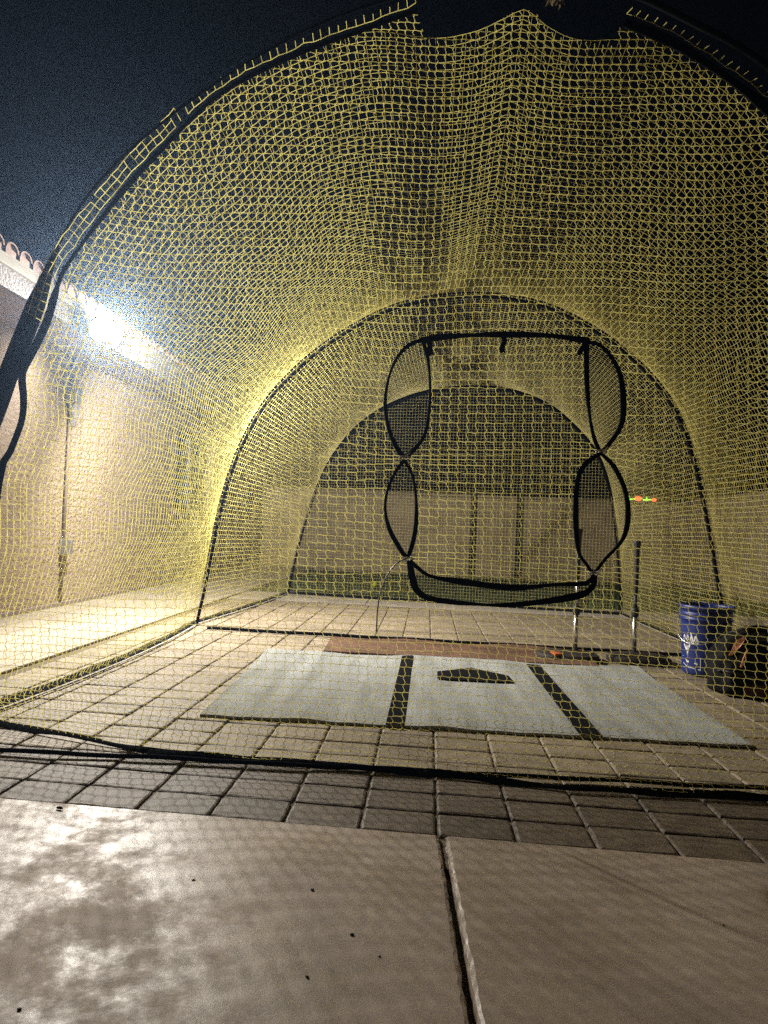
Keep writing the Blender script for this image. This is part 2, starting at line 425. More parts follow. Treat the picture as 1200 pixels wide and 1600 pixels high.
bm = bmesh.new(); box(bm, (WX+.015, 6.5, .012), (.03, 17, .05), .004); bm_obj('wall_base', bm, M['soffit'], hs)
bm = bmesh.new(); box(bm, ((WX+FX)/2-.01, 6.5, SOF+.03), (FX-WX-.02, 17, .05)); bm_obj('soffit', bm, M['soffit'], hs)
bm = bmesh.new(); box(bm, (FX, 6.5, SOF+.065), (.04, 17, .13), .003); bm_obj('fascia', bm, M['fascia'], hs)
bm = bmesh.new(); box(bm, (FX+.012, 6.5, SOF+.165), (.07, 17, .075), .006); box(bm, (FX+.03, 6.5, SOF+.190), (.05, 17, .02), .004); bm_obj('fascia_board', bm, M['cream'], hs)
bm = bmesh.new()
sl = math.tan(R(18)); pitch = .150
for k in range(-6, 82):                    # barrel tiles running up the slope, open scalloped ends at the eave
    y = .9 + k*pitch + random.uniform(-.004, .004); z0 = SOF+.205 + random.uniform(-.003, .004)
    for course in range(3):
        xa = FX+.075-course*.33; xb = xa-.36; za = z0 + (FX+.075-xa)*sl + .012; n = 9
        ra, rb = .068, .055
        for th0 in (0,):
            oa, ob, ia = [], [], []
            for q in range(n):
                t = math.pi*q/(n-1)
                oa.append(bm.verts.new((xa, y+ra*math.cos(t), za+ra*.75*math.sin(t))))
                ob.append(bm.verts.new((xb, y+rb*math.cos(t), za+.36*sl+rb*.75*math.sin(t)-.012)))
                ia.append(bm.verts.new((xa, y+(ra-.014)*math.cos(t), za+(ra-.014)*.75*math.sin(t))))
            for q in range(n-1):
                bm.faces.new((oa[q], oa[q+1], ob[q+1], ob[q])); bm.faces.new((ia[q], ia[q+1], oa[q+1], oa[q]))
            if course == 0: bm.faces.new([bm.verts.new(v_.co + Vector((-.012, 0, 0))) for v_ in ia] + [bm.verts.new((xa-.012, y-ra+.014, z0-.02)), bm.verts.new((xa-.012, y+ra-.014, z0-.02))])
rf = bm_obj('roof', bm, M['tile'], hs)
bm = bmesh.new(); xs = FX+.05
bm.faces.new([bm.verts.new(q) for q in ((xs, -2, SOF+.203), (xs, 15, SOF+.203), (xs-4, 15, SOF+.203+4*sl), (xs-4, -2, SOF+.203+4*sl))])
o = bm_obj('roof_deck', bm, M['tile']); o.parent = hs; o.location = -hs.location

# conduit with its boxes on the wall
cd = empty('electrical_conduit', (WX+.03, 6.04, 0), 'thin painted conduit running up the stucco wall with a sensor and a junction box', 'conduit')
bm = bmesh.new(); tube(bm, [(WX+.025, 6.04, .02), (WX+.025, 6.04, SOF)], .014, 10); bm_obj('pipe', bm, M['conduit'], cd, True)
bm = bmesh.new(); box(bm, (WX+.04, 6.06, .52), (.07, .12, .13), .008); bm_obj('junction_box', bm, M['greybox'], cd)
bm = bmesh.new(); box(bm, (WX+.05, 6.05, 1.86), (.09, .14, .15), .012)
tube(bm, [(WX+.05, 6.05, 1.79), (WX+.055, 6.05, 1.66), (WX+.05, 6.05, 1.58)], [.045, .04, .02], 14); bm_obj('sensor', bm, M['greybox'], cd)

# floodlight on the fascia
fl = empty('floodlight', (FX+.05, 5.36, SOF+.06), 'brightly lit twin head floodlight fixed to the cream fascia of the house', 'floodlight')
bm = bmesh.new(); box(bm, (FX+.045, 5.36, SOF+.06), (.05, .16, .11), .01); bm_obj('mount', bm, M['fixture'], fl)
for s in (-1, 1):
    aim = (Vector((.56, .61, -.50)) if s > 0 else Vector((.74, -.54, -.38))).normalized()
    c = Vector((FX+.15, 5.36+.115*s, SOF+.03)); rot = aim.to_track_quat('Z', 'Y').to_matrix()
    bm = bmesh.new(); tube(bm, [c-aim*.09, c-aim*.07, c-aim*.03, c+aim*.02], [.035, .06, .090, .096], 28); tube(bm, [c-aim*.06, Vector((FX+.06, 5.36+.05*s, SOF+.06))], .012, 8)
    hd = bm_obj('lamp_head', bm, M['fixture'], fl)
    bm = bmesh.new(); tube(bm, [c+aim*.021, c+aim*.030, c+aim*.036], [.088, .076, .04], 28)
    ln = bm_obj('lens', bm, M['lens']); ln.parent = hd
    ld = bpy.data.lights.new('floodlight_beam', 'SPOT'); ld.energy = LAMP_POWER*(1.3 if s > 0 else 1.75); ld.spot_size = R(176); ld.spot_blend = .6; ld.color = (1, .94, .85)
    ld.shadow_soft_size = .032
    lo = bpy.data.objects.new('floodlight_beam', ld); COL.objects.link(lo); lo.location = c+aim*.17 + Vector((0, 0, .050))
    lo.rotation_euler = (-aim).to_track_quat('Z', 'Y').to_euler()
    lo.parent = fl; lo.location = lo.location - fl.location
ld = bpy.data.lights.new('floodlight_spill', 'POINT'); ld.energy = LAMP_POWER*.22; ld.color = (1, .94, .85); ld.shadow_soft_size = .05
lo = bpy.data.objects.new('floodlight_spill', ld); COL.objects.link(lo); lo.parent = fl; lo.location = Vector((FX+.26, 5.36, SOF+.05)) - fl.location

# ------------------------------------------------------------------ block walls and posts
def blockwall(name, a, b, h, label):
    a = Vector(a); b = Vector(b); L_ = (b-a).length; d = (b-a).normalized(); rt = empty(name, a, label, 'wall')
    nrm = Vector((-d.y, d.x, 0)); bm = bmesh.new(); rot = Matrix((d, nrm, Vector((0, 0, 1)))).transposed()
    bw, bh = .41, .205; rows = int(round(h/bh)); hh = h/rows
    for j in range(rows):
        x = -(bw/2 if j % 2 else 0)
        while x < L_:
            x0 = max(x, 0)+.005; x1 = min(x+bw, L_)-.005
            if x1-x0 > .03: box(bm, a + d*(x0+x1)/2 + Vector((0, 0, hh*(j+.5)-.06)), (x1-x0, .19, hh-.010), .004, rot)
            x += bw
    bm_obj('block_courses', bm, M['block'], rt)
    bm = bmesh.new(); box(bm, a + d*L_/2 + Vector((0, 0, h/2-.066)), (L_, .172, h-.02), 0, rot); bm_obj('mortar', bm, M['block'], rt)
    bm = bmesh.new(); box(bm, a + d*L_/2 + Vector((0, 0, h-.035)), (L_+.02, .23, .05), .01, rot); bm_obj('coping', bm, M['block'], rt)
    return rt
blockwall('block_wall', (-3.1, 13.35, 0), (4.9, 13.35, 0), 1.50, 'tan block wall across the back behind the lawn')
blockwall('block_wall', (4.85, 13.20, 0), (4.85, -1.0, 0), 1.56, 'tan block wall along the right side of the yard')
for px, lab in ((738, 'thin dark post before the back wall, the left one of two'), (810, 'thin dark post before the back wall, the right one of two')):
    q = at_y(px, 830, 13.0); bm = bmesh.new()
    box(bm, (0, 0, .76), (.08, .07, 1.64), .006); box(bm, (0, 0, 1.60), (.085, .085, .04), .01)
    o = bm_obj('garden_post', bm, M['post']); o.location = (q.x*13.19/13.0, 13.19, 0); tag(o, lab, 'post', 'dark posts before the back wall')
# glowing ornament on the back wall
q = at_y(1000, 776, 13.3); wt = 1.50-.01
gl = empty('garden_light', (q.x, 13.3, wt), 'small glowing red and green light sitting on top of the back wall', 'light')
for dx, s in ((-.03, .065), (.25, .045)):
    bm = bmesh.new(); bmesh.ops.create_uvsphere(bm, u_segments=16, v_segments=10, radius=s)
    for v in bm.verts: v.co.z *= .7
    bmesh.ops.translate(bm, vec=(q.x+dx, 13.3, wt+s*.7), verts=bm.verts); bm_obj('red_lamp', bm, M['red_light'], gl, True)
for u0, u1, uc in ((-.22, -.08, -.2), (.05, .2, .12)):
    bm = bmesh.new(); tube(bm, [(q.x+u0, 13.3, wt+.025), (q.x+u1, 13.3, wt+.035)], .015, 8)
    tube(bm, [(q.x+uc, 13.3, wt), (q.x+uc, 13.3, wt+.09)], .013, 8); bm_obj('green_lamp', bm, M['green_light'], gl, True)
# yellow ball on the grass
q = gnd(585, 913, .035); bm = bmesh.new(); bmesh.ops.create_uvsphere(bm, u_segments=24, v_segments=14, radius=.038)
o = bm_obj('ball', bm, M['ball'], smooth=True); o.location = (q.x, q.y, .03); tag(o, 'yellow ball lying in the grass behind the back net', 'ball')
# overhead cable
a = at_y(-120, 352, 6.5); b = at_y(420, 395, 24); bm = bmesh.new()
tube(bm, [a.lerp(b, k/40) - Vector((0, 0, .2*4*(k/40)*(1-k/40))) for k in range(41)], .010, 6)
a2 = at_y(-120, 352, 6.5)
o = bm_obj('overhead_cable', bm, M['cable'], smooth=True); root_fix(o, a2); tag(o, 'thin pale overhead cable crossing the dark sky above the roof edge', 'cable')

# ------------------------------------------------------------------ batting cage: measured outlines
def poly_y(pts, a, b=0): return [at_y(px, py, a, b) for px, py in pts]
YM, SM = 5.20, -.10                       # middle arch plane y = YM + SM x
YB, SB = 7.86, -.16                       # far arch
mid_px = [(305, 980), (311, 950), (318, 920), (330, 858), (347, 780), (372, 705), (410, 635), (460, 578), (520, 530), (590, 490), (650, 470), (720, 461), (790, 464),
          (860, 480), (930, 515), (985, 556), (1030, 602), (1063, 655), (1088, 730), (1108, 820), (1120, 890), (1129, 950), (1136, 1026)]
far_px = [(449, 931), (455, 900), (463, 865), (476, 818), (497, 758), (522, 710), (560, 665), (610, 632), (672, 611), (740, 605), (800, 611), (858, 634), (903, 672), (934, 712),
          (951, 760), (961, 820), (967, 880), (971, 963)]
MID = poly_y(mid_px, YM, SM); FAR = poly_y(far_px, YB, SB)
for L_ in (MID, FAR): L_[0].z = 0.0; L_[-1].z = 0.0

yb_x = [-2.2, -1.62, -1.10, -.80, -.16, .07, .48, 1.11, 2.3]
yb_y = [2.66, 2.62, 2.45, 2.375, 2.37, 2.34, 2.295, 2.31, 2.34]
def ybot(x): return np.interp(x, yb_x, yb_y)
YF = 2.50
def Yf(x, z):                              # the hanging front net's surface
    s = np.clip(z/.17, 0, 1); s = s*s*(3-2*s)
    y = ybot(x)*(1-s) + (YF + .0*x)*s
    m_ = np.clip(z/.5, 0, 1)*np.clip((2.55-z)/.5, 0, 1)
    y = y + m_*(.05*np.sin(2.1*x+.6+z) + .018*np.sin(7.5*x+1.2*z) + .012*np.sin(13*x-2.6*z+1))
    return y
def front(px, py):
    d = ray(px, py); y = YF
    for _ in range(12):
        q = C0 + d*(y/d.y); y = float(Yf(q.x, q.z))
    return C0 + d*(y/d.y)

left_px = [(0, 752), (18, 705), (36, 655), (38, 615), (36, 584), (55, 545), (74, 505), (86, 465), (97, 432), (118, 398), (160, 342), (205, 286), (262, 226), (330, 160), (400, 116), (480, 80), (560, 52), (652, 18)]
wave_px = [(657, 40), (668, 62), (700, 58), (740, 50), (775, 36), (800, 20), (822, 14), (838, 20), (850, 38), (872, 58), (900, 62), (940, 70), (962, 72), (966, 44)]
right_px = [(975, 42), (1040, 68), (1100, 104), (1160, 146), (1200, 180)]
FL = [Vector((-1.74, 2.62, 0)), Vector((-1.66, 2.56, .35)), Vector((-1.56, 2.52, .68))]
Pl = [front(*q) for q in left_px]; Pw = [front(*q) for q in wave_px]; Pr = [front(*q) for q in right_px]
FR = [Vector((1.46, YF, 1.98)), Vector((1.72, YF, 1.60)), Vector((1.92, YF, 1.10)), Vector((2.03, YF, .55)), Vector((2.06, 2.42, 0))]
FRONT = FL + Pl + Pw + Pr + FR

cage = empty('batting_cage', (.2, 5.2, 0), 'long arched batting cage of yellow netting on black poles standing over the pavers', 'batting cage')

# ---- net builder
def tubes_from_segments(name, curves, r, parent, nside=3):
    """curves: (n, k, 3) polylines -> one mesh of thin twine"""
    n, k, _ = curves.shape
    d = np.empty_like(curves); d[:, 1:-1] = curves[:, 2:] - curves[:, :-2]; d[:, 0] = curves[:, 1]-curves[:, 0]; d[:, -1] = curves[:, -1]-curves[:, -2]
    d /= np.linalg.norm(d, axis=2, keepdims=True) + 1e-12
    chord = curves[:, -1]-curves[:, 0]; ref = np.where(np.abs(chord[:, 1:2]) > np.linalg.norm(chord, axis=1, keepdims=True)*.8, np.array([[1., 0, 0]]), np.array([[0, 1., 0]]))
    a = np.cross(d, ref[:, None, :]); a /= np.linalg.norm(a, axis=2, keepdims=True)+1e-12; b = np.cross(d, a)
    # twine as two crossed flat plies, twisted at random
    nside = 4; V = np.empty((n, k, nside, 3)); ph = rng.uniform(0, .9, (n, 1, 1))
    for s in range(nside):
        th = math.pi*s/2 + ph
        V[:, :, s] = curves + r*.63*(np.cos(th)*a + np.sin(th)*b)
    base = (np.arange(n)*k*nside)[:, None, None]
    kk = np.arange(k-1)[None, :, None]; ss = np.arange(2)[None, None, :]
    i0 = base + kk*nside + ss; i1 = i0 + 2
    i2 = i1 + nside; i3 = i0 + nside
    Q = np.stack([i0, i1, i2, i3], -1).reshape(-1, 4)
    me = bpy.data.meshes.new(name)
    nv = n*k*nside; me.vertices.add(nv); me.vertices.foreach_set('co', V.reshape(-1).astype(np.float32))
    me.loops.add(Q.size); me.loops.foreach_set('vertex_index', Q.ravel().astype(np.int32))
    me.polygons.add(len(Q)); me.polygons.foreach_set('loop_start', (np.arange(len(Q))*4).astype(np.int32))
    me.polygons.foreach_set('use_smooth', np.ones(len(Q), dtype=bool))
    me.update(calc_edges=True)
    return link(name, me, M['twine'], parent)
def inpoly(x, z, poly):
    inside = np.zeros(x.shape, bool); n = len(poly)
    for i in range(n):
        x1, z1 = poly[i]; x2, z2 = poly[(i+1) % n]
        if z1 == z2: continue
        c = ((z1 > z) != (z2 > z)) & (x < (x2-x1)*(z-z1)/(z2-z1)+x1)
        inside ^= c
    return inside
def segs(P):
    hA, hB = P[:-1, :].reshape(-1, 3), P[1:, :].reshape(-1, 3)       # along i
    vA, vB = P[:, :-1].reshape(-1, 3), P[:, 1:].reshape(-1, 3)       # along j
    return (hA, hB), (vA, vB)
def clip(A, B, test):
    ia, ib = test(A), test(B)
    both = ia & ib; cut = ia ^ ib
    A2 = np.where(ia[:, None], A, B)[cut]; B2 = np.where(ia[:, None], B, A)[cut]
    lo = np.zeros(len(A2)); hi = np.ones(len(A2))
    for _ in range(9):
        mdl = (lo+hi)/2; q = A2 + (B2-A2)*mdl[:, None]; t_ = test(q); lo = np.where(t_, mdl, lo); hi = np.where(t_, hi, mdl)
    E = A2 + (B2-A2)*lo[:, None]
    ok = lo > .08
    return np.concatenate([A[both], A2[ok]]), np.concatenate([B[both], E[ok]]), both.sum()
def curve(A, B, k, amp, side):
    t = np.linspace(0, 1, k)[None, :, None]
    C = A[:, None] + (B-A)[:, None]*t
    if amp is not None:
        C = C + np.sin(2*math.pi*t)*(amp[:, None, None]*side[:, None, :])
    return C

CELL = .0325
# pinch ties
T1 = front(632, 716); T2 = front(938, 707); T3 = front(638, 873); T4 = front(927, 896)
lens_px = {
 'a': [(661, 532), (641, 539), (622, 558), (608, 590), (602, 632), (608, 672), (619, 698), (632, 714), (648, 702), (662, 684), (669, 655), (672, 610), (669, 565)],
 'b': [(632, 719), (618, 738), (606, 766), (602, 795), (608, 825), (622, 852), (636, 870), (645, 848), (650, 820), (650, 778), (644, 742)],
 'c': [(915, 536), (936, 540), (956, 562), (969, 592), (973, 640), (968, 668), (954, 690), (939, 706), (929, 690), (921, 655), (916, 600)],
 'd': [(938, 709), (921, 719), (907, 735), (900, 765), (899, 820), (903, 862), (915, 881), (927, 894), (945, 873), (972, 842), (980, 806), (975, 765), (957, 728)],
 'e': [(640, 876), (645, 905), (656, 927), (690, 938), (780, 945), (860, 938), (915, 926), (928, 908), (927, 899), (915, 911), (870, 913), (800, 918), (730, 910), (690, 904), (668, 898), (654, 888)],
}
LENS = {k: [front(*q) for q in v] for k, v in lens_px.items()}
LENS2 = {k: [(q.x, q.z) for q in smooth_line(v+[v[0]], .02)] for k, v in LENS.items()}
OUT2 = [(q.x, q.z) for q in FRONT]
OUT2[0] = (OUT2[0][0], -.05); OUT2[-1] = (OUT2[-1][0], -.05)
def front_test(Q):
    ok = inpoly(Q[:, 0], Q[:, 2], OUT2)
    for v in LENS2.values(): ok &= ~inpoly(Q[:, 0], Q[:, 2], v)
    return ok
def wob(n1, n2, s=1.0, amp=1.0):
    """smooth random field"""
    out = np.zeros((n1, n2))
    a = np.arange(n1)[:, None]; b = np.arange(n2)[None, :]
    for _ in range(7):
        f1, f2 = rng.uniform(-.12, .12, 2)*s; out += np.sin(a*f1*2+b*f2*2+rng.uniform(0, 6.28))
    return out/7*amp
def build_front():
    ni = int(4.7/CELL); nj = int(3.35/CELL)
    i = np.arange(ni)[:, None]; j = np.arange(nj)[None, :]
    X = -2.15 + i*CELL + 0*j
    v = j*CELL*.90 + 0*i                   # length of net up from the hem
    sk = .34                               # pooled skirt at the bottom
    Z = np.where(v < sk, .17*(v/sk)**1.25, v - sk + .17)
    # rows sag a little and are drawn together at the ties
    X = X + wob(ni, nj, .5, .026) + rng.normal(0, .0009, X.shape)
    Z = Z + np.where(Z > .15, 1, .25)*wob(ni, nj, .45, .032) + rng.normal(0, .0008, X.shape)
    for (ta, tb, st) in ((T1, T2, .62), (T3, T4, .62)):
        zt = ta.z + (tb.z-ta.z)*(X-ta.x)/(tb.x-ta.x)
        ends = np.exp(-((X-ta.x)/.16)**2) + np.exp(-((X-tb.x)/.16)**2)
        mid_ = ((X > ta.x) & (X < tb.x))*1.0
        g = np.clip(np.maximum(ends, .72*mid_), 0, 1)
        Z = Z - g*st*(Z-zt)*np.exp(-((Z-zt)/.085)**2)
    fan = np.clip((Z-1.2)/1.3, 0, 1)
    X = X - fan*.10*(X-.3)
    Y = Yf(X, Z)
    P = np.stack([X, Y, np.maximum(Z, .004)], -1)
    (hA, hB), (vA, vB) = segs(P)
    out = []
    for A, B, amp in ((hA, hB, .0012), (vA, vB, .0036)):
        A, B, nb = clip(A, B, front_test)
        sd = np.tile(np.array([[1., 0, 0]]), (len(A), 1)) if amp > .002 else np.tile(np.array([[0, 0, 1.]]), (len(A), 1))
        am = np.full(len(A), amp)*rng.uniform(.8, 1.2, len(A))
        full = np.linalg.norm(B-A, axis=1) > CELL*.6
        am = np.where(full, am, 0)
        # strands run up leaning: keep the step constant in sign
        out.append(curve(A, B, 5, am, sd))
    c = np.concatenate(out)
    c[..., 1] = Yf(c[..., 0], np.maximum(c[..., 2], 0)); 
    return tubes_from_segments('front_net', c, .00180, cage)
front_net = build_front()

def resample(P, n, apex_x):
    P = np.array([list(q) for q in P]); d = np.r_[0, np.cumsum(np.linalg.norm(np.diff(P, axis=0), axis=1))]
    # split at the apex so left and right halves correspond
    k = int(np.argmin(np.abs(P[:, 0]-apex_x) + (P[:, 2] < 1.2)*9)); da = d[k]
    s = np.linspace(0, 1, n); t = np.where(s < .5, s*2*da, da+(s-.5)*2*(d[-1]-da))
    return np.stack([np.interp(t, d, P[:, c]) for c in range(3)], 1)
def smooth_path(P, step=.05): return smooth_line(P, step)
NP = 212
Pws = [front(*q) for q in ((676, 60), (740, 50), (790, 28), (822, 14), (850, 38), (900, 62), (955, 62), (1000, 62))]
Fp = resample(FL + smooth_line([Pl[0]] + Pl[2:-1:2] + Pws + Pr[1:], .04) + FR, NP, .34); Mp = resample(smooth_path(MID), NP, .34); Bp = resample(smooth_path(FAR), NP, .45)
for pr, cx in ((Mp, .2), (Bp, .2)):        # the net hangs just inside its arch
    pr[:, 0] = cx + (pr[:, 0]-cx)*1.010; pr[:, 2] *= 1.010
def section(Pa, Pb, n, A_side, A_top, skip_first, seed):
    t = np.linspace(0, 1, n)[None, :, None]
    P = Pa[:, None]*(1-t) + Pb[:, None]*t
    c = P.mean(axis=0, keepdims=True).copy(); c[..., 2] = .7; c[..., 0] = .2
    inw = c - P; inw[..., 1] = 0; inw /= np.linalg.norm(inw, axis=2, keepdims=True)
    z = P[..., 2]; top = np.clip((z-.9)/1.4, 0, 1)
    lowfade = np.clip(z/.45, 0, 1)**.8
    A = (A_side*(1-top)+A_top*top)*lowfade
    tt = np.linspace(0, 1, n)[None, :]
    shape = 4*tt*(1-tt)
    P = P + inw*(A*shape)[..., None]
    s = np.arange(P.shape[0])[:, None]
    ripple = (.018*np.sin(s*.19+tt*3+seed) + .012*np.sin(s*.37-tt*5+2*seed))*lowfade*shape*1.2
    P = P + inw*ripple[..., None]
    P[..., 1] += wob(P.shape[0], n, .6, .02)*shape
    P[..., 0] += np.where(P[..., 0] < .2, 1, -.4)*(.075 if seed == 1 else .03)*shape*(1-np.clip(z/.35, 0, 1))
    env = np.minimum(shape*4, 1)[..., None]
    P = P + rng.normal(0, .0010, P.shape)*np.clip(env, .15, 1)
    P[..., 2] = np.maximum(P[..., 2], .003)
    return P[:, (1 if skip_first else 0):]
Psec = np.concatenate([section(Fp, Mp, 84, .15, .185, False, 1), section(Mp, Bp, 82, .10, .125, True, 2.3)], axis=1)
def grid_tubes(name, P, r, amp):
    (hA, hB), (vA, vB) = segs(P); out = []
    for A, B in ((hA, hB), (vA, vB)):
        sd = rng.normal(0, 1, A.shape); sd /= np.linalg.norm(sd, axis=1, keepdims=True)
        out.append(curve(A, B, 3, None, None) + 0)
        mid_ = out[-1]; mid_[:, 1] += sd*amp*rng.uniform(.3, 1, (len(A), 1))
    return tubes_from_segments(name, np.concatenate(out), r, cage)
tunnel = grid_tubes('tunnel_net', Psec, .00150, .0010)

def build_back():
    out2 = [(q.x, q.z) for q in smooth_line(FAR, .05)]
    out2[0] = (out2[0][0], -.05); out2[-1] = (out2[-1][0], -.05)
    ni = int(3.7/.033); nj = int(2.5/.033)
    i = np.arange(ni)[:, None]; j = np.arange(nj)[None, :]
    X = -1.7 + i*.033 + wob(ni, nj, .3, .012) + rng.normal(0, .0012, (ni, nj)); Z = .004 + j*.033 + wob(ni, nj, .3, .02)*(j > 1) + rng.normal(0, .0012, (ni, nj))
    Y = YB + SB*X + .04*np.sin(X*2.2+Z)*np.clip(Z, 0, 1)*np.clip(2.2-Z, 0, 1)
    P = np.stack([X, Y, np.maximum(Z, .004)], -1); (hA, hB), (vA, vB) = segs(P); o_ = []
    for A, B in ((hA, hB), (vA, vB)):
        A, B, _ = clip(A, B, lambda Q: inpoly(Q[:, 0], Q[:, 2], out2)); o_.append(curve(A, B, 2, None, None))
    return tubes_from_segments('back_net', np.concatenate(o_), .00165, cage)
build_back()

# ---- frame arches
def arch(pts, r, name='arch_pole'):
    bm = bmesh.new(); tube(bm, smooth_line(pts, .05), r, 10); return bm_obj(name, bm, M['pole'], cage, True)
pole_px = [(-30, 700), (-6, 640), (16, 578), (46, 503), (66, 450), (92, 382), (128, 318), (186, 250), (258, 188), (340, 128), (480, 46), (640, -10), (800, -38), (960, -18), (1080, 34), (1200, 104)]
PP = [Vector((-1.92, 2.50, -.01)), Vector((-1.82, 2.50, .55))] + [at_y(px, py, 2.50) for px, py in pole_px] + [Vector((1.62, 2.50, 2.02)), Vector((1.92, 2.50, 1.60)), Vector((2.12, 2.50, 1.05)), Vector((2.20, 2.50, .5)), Vector((2.24, 2.50, -.01))]
bm = bmesh.new(); ppts = smooth_line(PP, .05)
def rr_(q): return .034 if (q.z < 1.55 and q.x < 0) else max(.005, .034-.12*(q.z-1.55)) if q.x < 0 else .012
tube(bm, ppts, [rr_(q) for q in ppts], 12); bm_obj('arch_pole', bm, M['pole'], cage, True)
arch([Vector((.2+(q.x-.2)*.992, q.y-.02, q.z*.992)) for q in MID], .0125)
arch([Vector((.2+(q.x-.2)*.994, q.y-.02, q.z*.994)) for q in FAR], .0105)
bm = bmesh.new(); box(bm, (FAR[0].x+.02, FAR[0].y, .02), (.16, .05, .04), .01); bm_obj('foot', bm, M['rubber'], cage)
# ground bars
a = gnd(-150, 1164, .010); b = gnd(1330, 1238, .010); bm = bmesh.new(); tube(bm, [a.lerp(b, k/30) + Vector((0, .004*math.sin(k*.9), .002*math.sin(k*1.7))) for k in range(31)], .008, 8)
bm_obj('ground_bar', bm, M['pole'], cage, True)
a = gnd(324, 981, .012); b = gnd(1140, 1027, .012); bm = bmesh.new(); tube(bm, [a.lerp(b, k/20) + Vector((0, 0, .002*math.sin(k*1.7))) for k in range(21)], .012, 8)
bm_obj('ground_bar', bm, M['pole'], cage, True)
# black hem along the front net and both sides of the tunnel
bm = bmesh.new()
pts = [Vector((x, float(ybot(x)) - .004 + .006*math.sin(9*x), .008+.003*math.sin(14*x))) for x in np.linspace(-1.74, 2.06, 90)]
ribbon(bm, pts, [.022+.006*math.sin(i*.33)+.003*math.sin(i*1.1) for i in range(90)], Vector((0, -.6, .8)).normalized(), .005)
bm_obj('net_hem', bm, M['black'], cage)
for side, (a, b, c) in enumerate(((Psec[0], 0, 0), (Psec[-1], 0, 0))):
    pts = [Vector(q) for q in a[::3]] + [Vector(a[-1])]
    for q in pts: q.z = .014
    bm = bmesh.new(); ribbon(bm, pts, [.042+.010*math.sin(i*.8) for i in range(len(pts))], Vector((.35 if side == 0 else -.5, -.6, .7)), .006)
    bm_obj('net_hem', bm, M['black'], cage)
    s = 1 if side == 0 else -1
    bm = bmesh.new(); ribbon(bm, [q + Vector((.034*s, 0, -.006)) for q in pts], .013, Vector((0, 0, 1)), .004); bm_obj('hem_tape', bm, M['hem'], cage)
pts = [FAR[0].lerp(FAR[-1], k/20) + Vector((0, 0, .016)) for k in range(21)]
bm = bmesh.new(); ribbon(bm, pts, .030, Vector((0, -1, .5)).normalized(), .006); bm_obj('net_hem', bm, M['black'], cage)
# binding strip around the front opening (between pole and net), with the loose net fringe outside it
lp = smooth_line([Vector((-1.74, 2.60, 0)), Vector((-1.64, 2.55, .35))] + Pl, .03)
bm = bmesh.new(); ribbon(bm, [q + Vector((0, -.006, 0)) for q in lp], [.015+.004*math.sin(i*.3)+(.010 if q.z < 1.6 else 0) for i, q in enumerate(lp)], Vector((0, -1, 0)), .006); bm_obj('edge_binding', bm, M['black'], cage)
rp_ = smooth_line(Pr + FR, .03)
bm = bmesh.new(); ribbon(bm, [q + Vector((0, -.006, .01)) for q in rp_], [.030+.006*math.sin(i*.4) for i in range(len(rp_))], Vector((0, -1, 0)), .008); bm_obj('edge_binding', bm, M['black'], cage)
def fringe(inner, outer_fn, rows, step):
    """one or two rows of net cells wrapped round the pole outside the binding"""
    A = []; B = []
    d = np.r_[0, np.cumsum([(inner[i+1]-inner[i]).length for i in range(len(inner)-1)])]
    n = int(d[-1]/step); P = np.array([list(q) for q in inner]); tt = np.linspace(0, d[-1], n)
    I = np.stack([np.interp(tt, d, P[:, c]) for c in range(3)], 1)
    G = np.empty((n, rows+1, 3))
    for k in range(n):
        tang = I[min(k+1, n-1)]-I[max(k-1, 0)]; tang /= np.linalg.norm(tang)+1e-9
        out = np.array([-tang[2], 0, tang[0]]); out = out if outer_fn(out) else -out
        wd = .013 + .0265*np.arange(rows+1)
        G[k] = I[k] + out*wd[:, None] + tang*(.006*np.arange(rows+1)[:, None])
        G[k, :, 1] -= .02
    G += rng.normal(0, .0018, G.shape)
    (hA, hB), (vA, vB) = segs(G)
    keep = rng.random(len(hA)) > .06
    if rows == 1: keep = (np.arange(len(hA)) % 2 == 0)
    return np.concatenate([hA[keep], vA]), np.concatenate([hB[keep], vB])
seg1 = [q for q in lp if q.z > 1.45 and q.x < -.93]; seg2 = [q for q in lp if q.x >= -.95 and q.z > 1.5]
for sg, rows, fn in ((seg1, 2, lambda o: o[0]*-.5+o[2]*.8 > 0), (seg2, 1, lambda o: o[0]*-.5+o[2]*.8 > 0),
                     ([q + Vector((0, 0, .02)) for q in smooth_line(Pr+FR[:2], .03)], 1, lambda o: o[0]*.5+o[2]*.8 > 0)):
    a_, b_ = fringe(sg, fn, rows, .031)
    tubes_from_segments('net_fringe', curve(a_, b_, 2, None, None), .0018, cage)

# ---- trims of the tied-back opening in the front net
up = Vector((0, -.010, 0))
for k in 'abcde':
    loop = smooth_line([q for q in LENS[k]] + [LENS[k][0]], .018)
    n = len(loop); bm = bmesh.new()
    wb = {'a': .0145, 'b': .015, 'c': .018, 'd': .0165, 'e': .021}[k]
    ws = [wb*(.85+.25*math.sin(i*.23+ord(k))+.10*math.sin(i*.61)) for i in range(n)]
    if k == 'e':                           # bottom loop: thin where the top webbing turns edge-on
        for i, q in enumerate(loop):
            if q.x > LENS['e'][12].x-.02 and q.z > .645 and q.x < LENS['e'][10].x-.3: ws[i] *= .6
    ribbon(bm, [q+up for q in loop], ws, Vector((0, -1, 0)), .006, lambda s: .35*math.sin(s*9+1)); bm_obj('opening_trim', bm, M['black'], cage)
top = smooth_line([front(*q)+up for q in ((656, 533), (700, 527), (780, 524), (860, 526), (920, 534))], .02)
bm = bmesh.new(); ribbon(bm, top, [.018+.004*math.sin(i*.5) for i in range(len(top))], Vector((0, -1, 0)), .007); bm_obj('opening_trim', bm, M['black'], cage)
